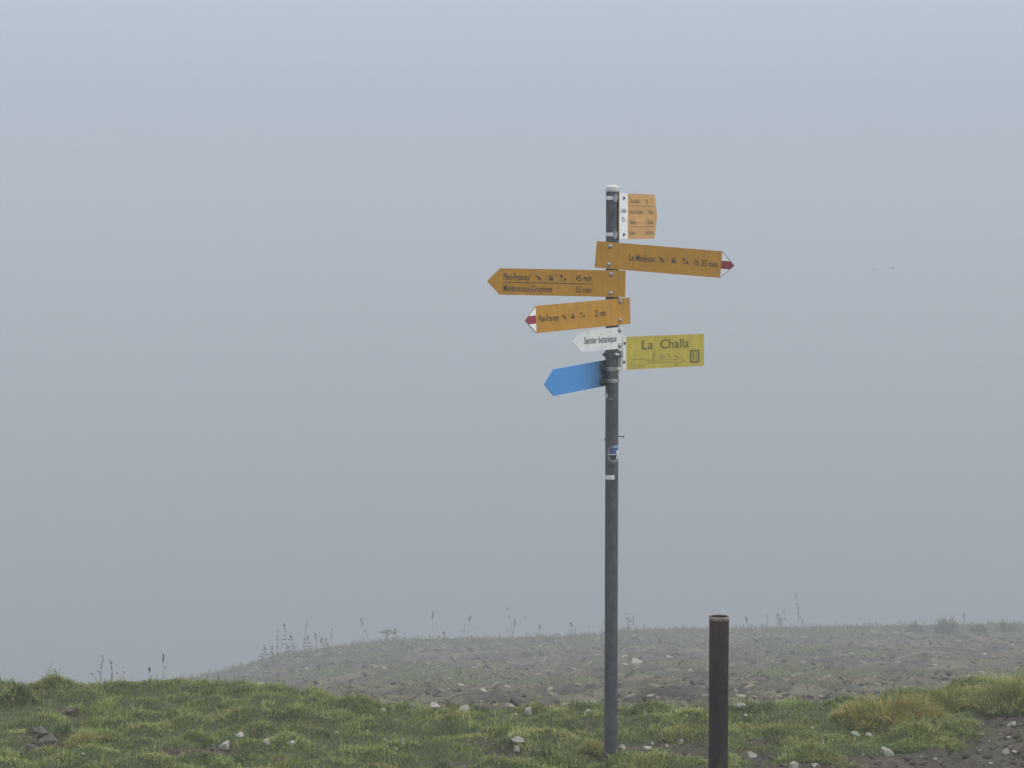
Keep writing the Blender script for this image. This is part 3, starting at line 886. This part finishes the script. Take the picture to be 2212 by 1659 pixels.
# ------------------------------------------------------------------ the rusty pipe
def lathe(profile, sides=40, close_top=False):
    vs, fs = [], []
    for r, z in profile:
        for s in range(sides):
            a = 2 * math.pi * s / sides
            vs.append((r * math.cos(a), r * math.sin(a), z))
    n = len(profile)
    for k in range(n - 1):
        for s in range(sides):
            a, b = k * sides + s, k * sides + (s + 1) % sides
            fs.append((a, b, b + sides, a + sides))
    if close_top:
        fs.append(tuple(range((n - 1) * sides, n * sides)))
    return vs, fs
pb = at(1553.5 * Q, 1331 * Q, 9.5)
PIPE_X, PIPE_TOP = pb.x, pb.z
pz = float(height(PIPE_X, 9.5))
pipe = empty('rusty_pipe', (PIPE_X, 9.5, pz))
tag(pipe, 'open topped rusty steel pipe standing upright right of the signpost', 'pipe')
ph = PIPE_TOP - pz
prof = [(0.0425, -0.25), (0.0425, 0.2), (0.0422, 0.45), (0.0425, ph - 0.05), (0.0432, ph - 0.014)]
v, f = lathe(prof)
link('tube', pydata('tube', v, f), M['rust'], pipe, smooth=True)
v, f = lathe([(0.0432, ph - 0.014), (0.0452, ph - 0.004), (0.0450, ph), (0.0415, ph + 0.0006), (0.0400, ph - 0.002)])
link('rim', pydata('rim', v, f), M['rust_edge'], pipe, smooth=True)
v, f = lathe([(0.0400, ph - 0.002), (0.0392, ph - 0.05), (0.0392, 0.02), (0.001, 0.018)])
link('bore', pydata('bore', v, f), M['rust'], pipe, smooth=True)

# ------------------------------------------------------------------ the signpost
POLE_X, POLE_Y, PR = 0.4610, 10.2, 0.0304
POST = empty('signpost', (POLE_X, POLE_Y, float(height(POLE_X, POLE_Y))))
Z0 = POST.location.z
tag(POST, 'tall grey steel signpost carrying seven hiking direction boards', 'signpost')
def ring(name, z, h, r, mat, parent=POST, r_in=None):
    e = min(0.0012, h * 0.2)
    v, f = lathe([(PR - 0.001, z - h / 2), (r - e, z - h / 2), (r, z - h / 2 + e), (r, z + h / 2 - e), (r - e, z + h / 2), (PR - 0.001, z + h / 2)], 40)
    return link(name, pydata(name, v, f), M[mat], parent, smooth=False)
v, f = lathe([(PR, -0.3), (PR, 2.625 - Z0)], 40)
link('pole', pydata('pole', v, f), M['pole'], POST, smooth=True)
v, f = lathe([(0.0308, 2.612), (0.0322, 2.612), (0.0326, 2.614), (0.0326, 2.632), (0.0315, 2.6355), (0.025, 2.639), (0.015, 2.6425), (0.004, 2.6440)], 40, True)
v = [(a, b, c - Z0) for a, b, c in v]
link('cap', pydata('cap', v, f), M['cap'], POST, smooth=True)

def box(name, cx, cy, cz, sx, sy, sz, mat, parent, rot=(0, 0, 0), bev=0.0):
    bm = bmesh.new()
    bmesh.ops.create_cube(bm, size=1.0)
    for vv in bm.verts:
        vv.co = Vector((vv.co.x * sx, vv.co.y * sy, vv.co.z * sz))
    if bev:
        bmesh.ops.bevel(bm, geom=list(bm.edges), offset=bev, segments=2, affect='EDGES')
    o = link(name, bm_mesh(name, bm), M[mat], parent)
    o.location = (cx, cy, cz)
    o.rotation_euler = rot
    return o

# boards: local x runs left to right as seen, z up, -y is the face one sees
TH = 0.0032
def prism(name, outline, y0, y1, mat, parent):
    n = len(outline)
    vs = [(x, y0, z) for x, z in outline] + [(x, y1, z) for x, z in outline]
    fs = [tuple(range(n)), tuple(reversed(range(n, 2 * n)))] + [(i, i + n, (i + 1) % n + n, (i + 1) % n) for i in range(n)]
    bm = bmesh.new()
    bv = [bm.verts.new(p) for p in vs]
    for q in fs: bm.faces.new([bv[i] for i in q])
    bmesh.ops.recalc_face_normals(bm, faces=list(bm.faces))
    return link(name, bm_mesh(name, bm), M[mat], parent)
def board(yaw, roll, off, z, outline, mat, label, name='direction_board'):
    t = R(yaw)
    n = Vector((math.sin(t), -math.cos(t), 0))
    o = prism(name, outline, -TH / 2, TH / 2, mat, POST)
    o.location = (n.x * off, n.y * off, z - Z0)
    o.rotation_mode = 'XYZ'
    o.rotation_euler = (Matrix.Rotation(t, 4, 'Z') @ Matrix.Rotation(-R(roll), 4, 'Y')).to_euler()
    o['label'] = label
    return o
FACE = -TH / 2
def patch(name, outline, mat, parent, proud=0.0006):
    return prism(name, outline, FACE - proud, FACE - 0.0001, mat, parent)
def flat(name, polys, mat, parent, proud=0.0009):
    """several flat printed shapes as one mesh on the face of a board"""
    vs, fs = [], []
    for pl in polys:
        b = len(vs)
        vs += [(x, FACE - proud, z) for x, z in pl]
        fs.append(tuple(range(b, b + len(pl))))
    me = pydata(name, vs, fs)
    return link(name, me, M[mat], parent)
def words(text, x0, x1, zb, cap, mat, parent, proud=0.0009, bold=0.012):
    """lettering fitted between x0 and x1 with a given capital height"""
    cu = bpy.data.curves.new('lettering', 'FONT')
    cu.body = text
    cu.size = 1.0
    cu.offset = bold
    tmp = bpy.data.objects.new('tmp', cu)
    col.objects.link(tmp)
    dg = bpy.context.evaluated_depsgraph_get()
    me = bpy.data.meshes.new_from_object(tmp.evaluated_get(dg))
    bpy.data.objects.remove(tmp)
    co = np.zeros(len(me.vertices) * 3); me.vertices.foreach_get('co', co); co = co.reshape(-1, 3)
    mn, mx = co[:, 0].min(), co[:, 0].max()
    k = (x1 - x0) / (mx - mn)
    capk = cap / 0.70
    nv = np.stack([x0 + (co[:, 0] - mn) * k, np.full(len(co), FACE - proud), zb + co[:, 1] * capk], -1)
    me.vertices.foreach_set('co', nv.ravel())
    me.update()
    me.name = 'lettering'
    return link('lettering', me, M[mat], parent)
def screw(parent, x, z, r=0.0085, mat='steel'):
    v, f = lathe([(r * 1.25, 0), (r * 1.25, 0.0012), (r, 0.0013), (r * 0.93, 0.0045), (r * 0.65, 0.0068), (r * 0.2, 0.0075)], 20, True)
    v = [(a, FACE - c, b) for a, b, c in v]
    o = link('screw', pydata('screw', v, f), M[mat], parent, smooth=False)
    o.location = (x, 0, z)
    return o
def ell(cx, cz, a, b, n=14, a0=0, a1=2 * math.pi):
    return [(cx + a * math.cos(a0 + (a1 - a0) * i / n), cz + b * math.sin(a0 + (a1 - a0) * i / n)) for i in range(n + (0 if a1 - a0 > 6.2 else 1))]
def line(x0, z0, x1, z1, w):
    dx, dz = x1 - x0, z1 - z0
    l = math.hypot(dx, dz); nx, nz = -dz / l * w / 2, dx / l * w / 2
    return [(x0 + nx, z0 + nz), (x1 + nx, z1 + nz), (x1 - nx, z1 - nz), (x0 - nx, z0 - nz)]
def frame(cx, cz, a, b, w, mat, parent):
    return flat('pictogram_frame', [line(cx - a, cz + b, cx + a, cz + b, w), line(cx - a, cz - b, cx + a, cz - b, w),
                                    line(cx - a, cz - b, cx - a, cz + b, w), line(cx + a, cz - b, cx + a, cz + b, w)], mat, parent, 0.0007)
def pictos(parent, xs3, z, s=1.0, mat='ink', pale='ink_pale'):
    x1, x2, x3 = xs3
    q = 0.0165 * s
    for xx in xs3: frame(xx, z, q, q, 0.0011, pale, parent)
    flat('pictogram', [[(x1 - q * .85, z + q * .25), (x1 - q * .25, z + q * .5), (x1 + q * .75, z - q * .35), (x1 + q * .55, z - q * .7), (x1 - q * .3, z - q * .05)],
                       line(x1 - q * .9, z + q * .55, x1 - q * .1, z + q * .25, .002 * s), line(x1 - q * .4, z - q * .45, x1 + q * .9, z - q * .95, .0016 * s)], mat, parent)
    flat('pictogram', [line(x2 - q * .8, z + q * .55, x2 + q * .8, z + q * .7, .0016 * s), line(x2, z + q * .62, x2, z + q * .1, .0022 * s),
                       [(x2 - q * .6, z - q * .05), (x2 - q * .35, z + q * .2), (x2 + q * .35, z + q * .2), (x2 + q * .6, z - q * .05), (x2 + q * .55, z - q * .75), (x2 - q * .55, z - q * .75)]], mat, parent)
    flat('pictogram', [[(x3 - q * .95, z + q * .75), (x3 - q * .05, z + q * .75), (x3 - q * .3, z + q * .2), (x3 - q * .5, z + q * .05), (x3 - q * .7, z + q * .2)],
                       line(x3 - q * .5, z + q * .1, x3 - q * .5, z - q * .7, .0018 * s), line(x3 - q * .85, z - q * .72, x3 - q * .15, z - q * .72, .002 * s),
                       [(x3 + q * .1, z - q * .05), (x3 + q * .95, z - q * .05), (x3 + q * .8, z - q * .45), (x3 + q * .25, z - q * .45)],
                       line(x3 + q * .05, z - q * .6, x3 + q * 1.0, z - q * .6, .0018 * s)], mat, parent)
def tip_marks(parent, xb, xt, zc, hh):
    """white-red-white mountain trail mark on the point of a board"""
    sg = 1 if xt > xb else -1
    st = hh * 0.30
    xs_ = xt - sg * abs(xt - xb) * (st / hh)
    e = 0.0004 * sg
    patch('white_tip', [(xb + e, zc + hh - .0006), (xb + e, zc + st), (xs_, zc + st)], 'white', parent)
    patch('white_tip', [(xb + e, zc - hh + .0006), (xs_, zc - st), (xb + e, zc - st)], 'white', parent)
    for sz in (1, -1):
        flat('edge_trim', [[(xb + e, zc + sz * (hh - .0002)), (xt, zc), (xt - sg * .0035, zc), (xb + e, zc + sz * (hh - .0036))]], 'ink_grey', parent, 0.0008)
    patch('red_tip', [(xb + e, zc + st - .0003), (xs_, zc + st - .0003), (xt - .0005 * sg, zc), (xs_, zc - st + .0003), (xb + e, zc - st + .0003)], 'red', parent)

# 1  topmost board, turned far away, white root with grey lettering
b = board(70, 0, .0365, 2.5001, [(-.017, -.1058), (.553, -.1058), (.601, .001), (.553, .1058), (-.017, .1058)], 'orange_pale',
          'topmost board turned far to the right, white root and four faded lines')
patch('white_panel', [(-.0165, -.1052), (.112, -.1052), (.112, .1052), (-.0165, .1052)], 'white', b)
words('Gros Moléson', -.004, .092, .016, .022, 'ink_grey', b)
words('1529 m', .016, .077, -.026, .022, 'ink_grey', b)
for (tx, x0, x1, zb) in [('Vudalla', .150, .300, .062), ('0 h', .405, .445, .062), ('Lanciau Dessus', .141, .354, .013), ('40 min', .452, .531, .013),
                         ('Albeuve', .150, .236, -.036), ('1 h 20 min', .400, .531, -.036), ('Bonaudon', .145, .236, -.085), ('1 h 50 min', .402, .531, -.085)]:
    words(tx, x0, x1, zb, .0215, 'ink_faint', b)
patch('pale_patch', [(.240, -.046), (.392, -.046), (.392, -.004), (.240, -.004)], 'panel_pale', b, 0.0004)
words('(sentier)', .250, .385, -.036, .018, 'ink_pale', b, 0.001)
flat('ruled_line', [line(.135, .0495, .531, .0495, .0032)], 'ink_faint', b)
flat('ruled_line', [line(.135, -.0475, .531, -.0475, .0032)], 'ink_faint', b)
screw(b, .047, .0834, .0075, 'steel_dark'); screw(b, .0475, -.084, .0075, 'steel_dark')
# 2
hh = .0608
b = board(-8, -4.6, .0365, 2.3208, [(-.0735, -hh), (.502, -hh), (.563, 0), (.502, hh), (-.0735, hh)], 'orange',
          'orange board tilted down to the right, white and red tip, reads Le Moléson')
tip_marks(b, .5015, .563, 0, hh)
words('Le Moléson', .0802, .1993, -.0145, .030, 'ink', b)
words('1h 35 min', .3795, .4850, -.0145, .030, 'ink', b)
pictos(b, (.229, .285, .338), .002)
screw(b, -.0103, .0416); screw(b, -.0098, -.0412)
# 3
b = board(-5, -1.0, .0365, 2.1938, [(-.575, -.0015), (-.517, -hh - .0015), (.0617, -hh - .0015), (.0617, hh - .0015), (-.517, hh - .0015)], 'orange',
          'orange board pointing left with two lines of times, longest on the left')
words('Plan-Francey', -.4981, -.3785, .007, .030, 'ink', b)
words('45 min', -.1655, -.0933, .007, .030, 'ink', b)
words('Moléson-sur-Gruyères', -.4981, -.2752, -.0455, .029, 'ink', b)
words('55 min', -.1655, -.0933, -.0455, .029, 'ink', b)
flat('ruled_line', [line(-.4985, -.0045, -.0930, -.0045, .0030)], 'ink', b)
pictos(b, (-.336, -.280, -.224), .020)
screw(b, -.0049, .0423); screw(b, -.0052, -.0446)
# 4
b = board(41, 2.4, .0365, 2.0608, [(-.569, .0015), (-.5035, -hh + .0018), (.078, -hh + .0018), (.078, hh + .0018), (-.5035, hh + .0018)], 'orange',
          'orange board pointing left towards the viewer, white and red tip, 25 minutes')
tip_marks(b, -.503, -.569, .0018, hh)
words('Plan-Francey', -.4876, -.3652, -.0105, .0285, 'ink', b)
words('25 min', -.1462, -.0767, -.0100, .0285, 'ink', b)
pictos(b, (-.333, -.281, -.222), .003)
for (x0, x1, z0, z1) in [(-.372, -.350, .012, .060), (-.322, -.262, .030, .058), (-.345, -.255, -.056, -.038)]:
    patch('pale_patch', [(x0, z0), (x1, z0), (x1, z1), (x0, z1)], 'patch_faint', b, 0.0003)
screw(b, .0161, .0465, .009); screw(b, .0130, -.0375, .009)
# 5
b = board(38, 1.5, .0365, 1.9397, [(-.268, 0), (-.2175, -.0475), (.0340, -.0475), (.0345, .052), (-.2195, .050)], 'offwhite',
          'small white pointed board reading Sentier botanique')
words('Sentier botanique', -.2003, -.0066, -.0128, .031, 'ink_violet', b)
screw(b, .0142, .0387, .009, 'steel'); screw(b, .0126, -.0337, .009, 'steel')
# 6
b = board(34, .3, .0365, 1.8694, [(.031, -.0755), (.5113, -.0755), (.5113, .0768), (.031, .0768)], 'lemon',
          'lemon yellow rectangular board on the right reading La Challa')
patch('white_strip', [(.0312, -.0750), (.0522, -.0750), (.0522, .0763), (.0312, .0763)], 'offwhite', b)
words('La', .1438, .2075, .0160, .0430, 'ink_olive', b, bold=0.004)
words('Challa', .2520, .4210, .0160, .0430, 'ink_olive', b, bold=0.004)
az, lw = -.0435, .0030
arrow = [(.0865, az + .0150), (.1636, az + .0150), (.1735, az + .0055), (.3550, az + .0055), (.3350, az + .0260), (.3940, az),
         (.3350, az - .0260), (.3550, az - .0055), (.1735, az - .0055), (.1636, az - .0150), (.0806, az - .0150)]
flat('arrow_outline', [line(*arrow[i], *arrow[(i + 1) % len(arrow)], lw) for i in range(len(arrow))], 'ink_olive_thin', b)
wx, wz = .2125, -.0145
flat('walker_pictogram', [ell(wx + .004, wz + .0205, .0036, .0042), line(wx + .002, wz + .016, wx - .002, wz - .003, .0062), line(wx - .001, wz - .002, wx + .006, wz - .022, .0040),
                          line(wx - .002, wz - .002, wx - .009, wz - .022, .0040), line(wx + .002, wz + .012, wx + .012, wz + .003, .0030), line(wx + .001, wz + .012, wx - .008, wz + .003, .0034),
                          line(wx + .012, wz + .006, wx + .013, wz - .020, .0016)], 'ink_olive_thin', b)
words('0h15', .2455, .3133, -.0320, .0215, 'ink_olive_thin', b)
fx, fz, fa, fb, fw = .455, -.0275, .0240, .0268, .0060
flat('restaurant_frame', [line(fx - fa, fz + fb, fx + fa, fz + fb, fw), line(fx - fa, fz - fb, fx + fa, fz - fb, fw), line(fx - fa, fz - fb - fw * .5, fx - fa, fz + fb + fw * .5, fw * 1.15),
                          line(fx + fa, fz - fb - fw * .5, fx + fa, fz + fb + fw * .5, fw * 1.15)], 'ink_olive', b)
flat('fork_pictogram', [line(fx - .0075, fz - .021, fx - .0075, fz + .006, .0045), line(fx - .0115, fz + .004, fx - .0115, fz + .020, .0022), line(fx - .0075, fz + .004, fx - .0075, fz + .020, .0022),
                        line(fx - .0035, fz + .004, fx - .0035, fz + .020, .0022), line(fx - .0125, fz + .0045, fx - .0025, fz + .0045, .004)], 'ink_olive', b)
flat('knife_pictogram', [line(fx + .0085, fz - .021, fx + .0085, fz + .002, .0042), [(fx + .0062, fz + .001), (fx + .0112, fz + .001), (fx + .0112, fz + .021), (fx + .0078, fz + .017)]], 'ink_olive', b)
screw(b, .0430, .0480, .0055, 'steel_dark'); screw(b, .0410, -.0385, .0055, 'steel_dark')
# 7
b = board(56, 2.5, -.0365, 1.7702, [(-.518, .0085), (-.441, -.0510), (.034, -.0510), (.034, .0685), (-.441, .0685)], 'blue',
          'plain blue pointed board, lowest on the left, darker near the pole')
for zz in (.038, -.026):
    bk = prism('clamp_plate', [(-.052, zz - .011), (-.004, zz - .011), (-.004, zz + .011), (-.052, zz + .011)], FACE - .010, FACE - .0002, 'steel_dark', b)
    bk2 = prism('clamp_plate', [(-.044, zz - .006), (-.030, zz - .006), (-.030, zz + .006), (-.044, zz + .006)], FACE - .016, FACE - .0102, 'steel_dark', b)

# bands, clamps and stickers on the pole
for zz in (2.583, 2.416):
    ring('clamp_band', zz - Z0, 0.017, PR + 0.0022, 'steel_bright')
    box('clamp_tab', .0120, -.0315, zz - .001 - Z0, .016, .010, .034, 'steel', POST, (0, 0, R(28)), .0012)
for zz in (2.360, 2.283, 2.235, 2.150, 2.103, 2.017, 1.978):
    ring('clamp_band', zz - Z0, 0.013, PR + 0.0025, 'steel')
ring('clamp_collar', 1.867 - Z0, 0.030, PR + 0.0055, 'steel_dark')
box('clamp_bolt', .0200, -.0350, 1.868 - Z0, .022, .012, .010, 'steel_bright', POST, (0, 0, R(30)), .002)
box('clamp_ear', .0390, -.0180, 1.868 - Z0, .016, .024, .032, 'steel', POST, (0, 0, R(20)), .003)
box('clamp_ear', -.0375, -.008, 1.866 - Z0, .012, .02, .012, 'steel_dark', POST, (0, 0, R(-15)), .002)
box('clamp_rod', .0355, -.0175, 1.832 - Z0, .009, .008, .066, 'steel', POST, (0, 0, 0), .002)
ring('clamp_band', 1.798 - Z0, 0.020, PR + 0.0035, 'steel')
box('clamp_bolt', .0300, -.0260, 1.801 - Z0, .026, .012, .013, 'steel_bright', POST, (0, 0, R(30)), .003)
ring('clamp_band', 1.744 - Z0, 0.018, PR + 0.0030, 'steel')
def wrap(name, a0, a1, z0, z1, mat, proud, shape=None, parent=POST):
    """a sticker bent round the pole; angles in degrees from straight towards the viewer, to the right"""
    n, m = 16, 12
    vs, fs = [], []
    for i in range(n + 1):
        for k in range(m + 1):
            s, t = i / n, k / m
            if shape: s, t = shape(s, t)
            a = R(a0 + (a1 - a0) * s)
            r = PR + proud
            vs.append((r * math.sin(a), -r * math.cos(a), z0 + (z1 - z0) * t - Z0))
    for i in range(n):
        for k in range(m):
            q = i * (m + 1) + k
            fs.append((q, q + m + 1, q + m + 2, q + 1))
    return link(name, pydata(name, vs, fs), M[mat], parent)
def disc(s, t):                                                # square to disc
    x, y = 2 * s - 1, 2 * t - 1
    return ((x * math.sqrt(1 - y * y / 2)) + 1) / 2, ((y * math.sqrt(1 - x * x / 2)) + 1) / 2
wrap('worn_sticker', -42, 70, 1.366, 1.448, 'sticker_worn', .0006, disc)['label'] = 'torn round sticker on the pole'
wrap('sticker_top', -10, 78, 1.425, 1.449, 'sticker_sky', .0010, lambda s, t: (s, t * (1 - 0.75 * (1 - s) ** 2.2)))
wrap('sticker_middle', -24, 64, 1.408, 1.436, 'sticker_blue', .0014, lambda s, t: (0.5 + (s - 0.5) * (1 - 0.25 * t * t), t))
wrap('sticker_stripe', -24, 36, 1.4040, 1.4076, 'sticker_white', .0014)
wrap('sticker_lower', -22, 42, 1.380, 1.403, 'sticker_black', .0014, lambda s, t: (0.15 + 0.85 * s if t < .5 else s, t))
wrap('sticker_chevron', 32, 48, 1.395, 1.423, 'sticker_white', .0018, lambda s, t: (s + 1.3 * (1 - t), t))
wrap('sticker_chevron', 56, 76, 1.385, 1.425, 'sticker_white', .0018, lambda s, t: (s - 1.0 * (1 - t), t))
wrap('white_strip_sticker', -82, 22, 1.289, 1.309, 'sticker_white', .0010)['label'] = 'narrow white strip sticker on the pole'
wrap('faded_sticker', -42, 8, 1.664, 1.694, 'steel_dark', .0007)
wrap('wire_clip', -42, 8, 1.659, 1.6645, 'steel', .0020)
wrap('wire_clip', -62, -46, 1.664, 1.686, 'steel_bright', .0024, lambda s, t: (s + 0.6 * t, t))
# nail through the pole
v, f = lathe([(0.0022, 0), (0.0022, 0.022), (0.0046, 0.0225), (0.0046, 0.0275), (0.003, 0.0285)], 12, True)
o = link('nail', pydata('nail', v, f), M['steel_dark'], POST)
o.location = (PR - .002, -.004, 1.487 - Z0)
o.rotation_euler = (0, R(93), 0)
box('nail_end', -PR - .001, -.003, 1.473 - Z0, .006, .006, .012, 'steel_dark', POST, (0, 0, 0), .001)

# ------------------------------------------------------------------ two birds far out in the fog
def bird(X, Y, dist, span, label):
    p = at(X * Q, Y * Q, dist)
    root = empty('bird', p)
    tag(root, label, 'bird', 'birds far out in the fog')
    bm = bmesh.new()
    bmesh.ops.create_icosphere(bm, subdivisions=2, radius=1)
    for vv in bm.verts:
        t = vv.co.x
        k = 1 - 0.55 * max(0, -t) - 0.25 * max(0, t)
        vv.co = Vector((vv.co.x * span * .30, vv.co.y * span * .10 * k, vv.co.z * span * .10 * k))
    link('body', bm_mesh('body', bm), M['bird'], root, smooth=True)
    for s in (-1, 1):
        vs = [(span * .12, s * span * .06, span * .03), (-span * .10, s * span * .06, span * .02), (-span * .02, s * span * .35, span * .17), (span * .10, s * span * .33, span * .18), (-span * .10, s * span * .52, span * .08)]
        vs += [(a, b_, c - span * .012) for a, b_, c in vs]
        fs = [(0, 1, 2, 3), (3, 2, 4), (5, 8, 7, 6), (8, 9, 7), (0, 3, 8, 5), (1, 6, 7, 2), (3, 4, 9, 8), (2, 7, 9, 4)]
        link('wing', pydata('wing', vs, fs), M['bird'], root)
    root.rotation_euler = (R(8), 0, R(50))
bird(1929, 580, 60, 0.16, 'dark flying speck of a bird in the fog at right')
bird(1889, 583, 110, 0.20, 'fainter of two flying birds, left of the darker one')

# ------------------------------------------------------------------ the fog
bm = bmesh.new()
bmesh.ops.create_cube(bm, size=1.0)
for vv in bm.verts:
    vv.co = Vector((vv.co.x * 1240, 420 + vv.co.y * 1020, -54.0 + vv.co.z * 132.0))
hz = link('haze', bm_mesh('haze', bm), None)
hm = bpy.data.materials.new('fog')
hm.use_nodes = True
ht = hm.node_tree
ht.nodes.clear()
ho = ht.nodes.new('ShaderNodeOutputMaterial')
hv = ht.nodes.new('ShaderNodeVolumePrincipled')
hv.inputs['Color'].default_value = (0.568, 0.602, 0.642, 1)
hv.inputs['Density'].default_value = 0.0071
hv.inputs['Anisotropy'].default_value = 0.0
ht.links.new(hv.outputs[0], ho.inputs['Volume'])
hz.data.materials.append(hm)
tag(hz, 'pale grey fog filling the air', 'fog', kind='stuff')
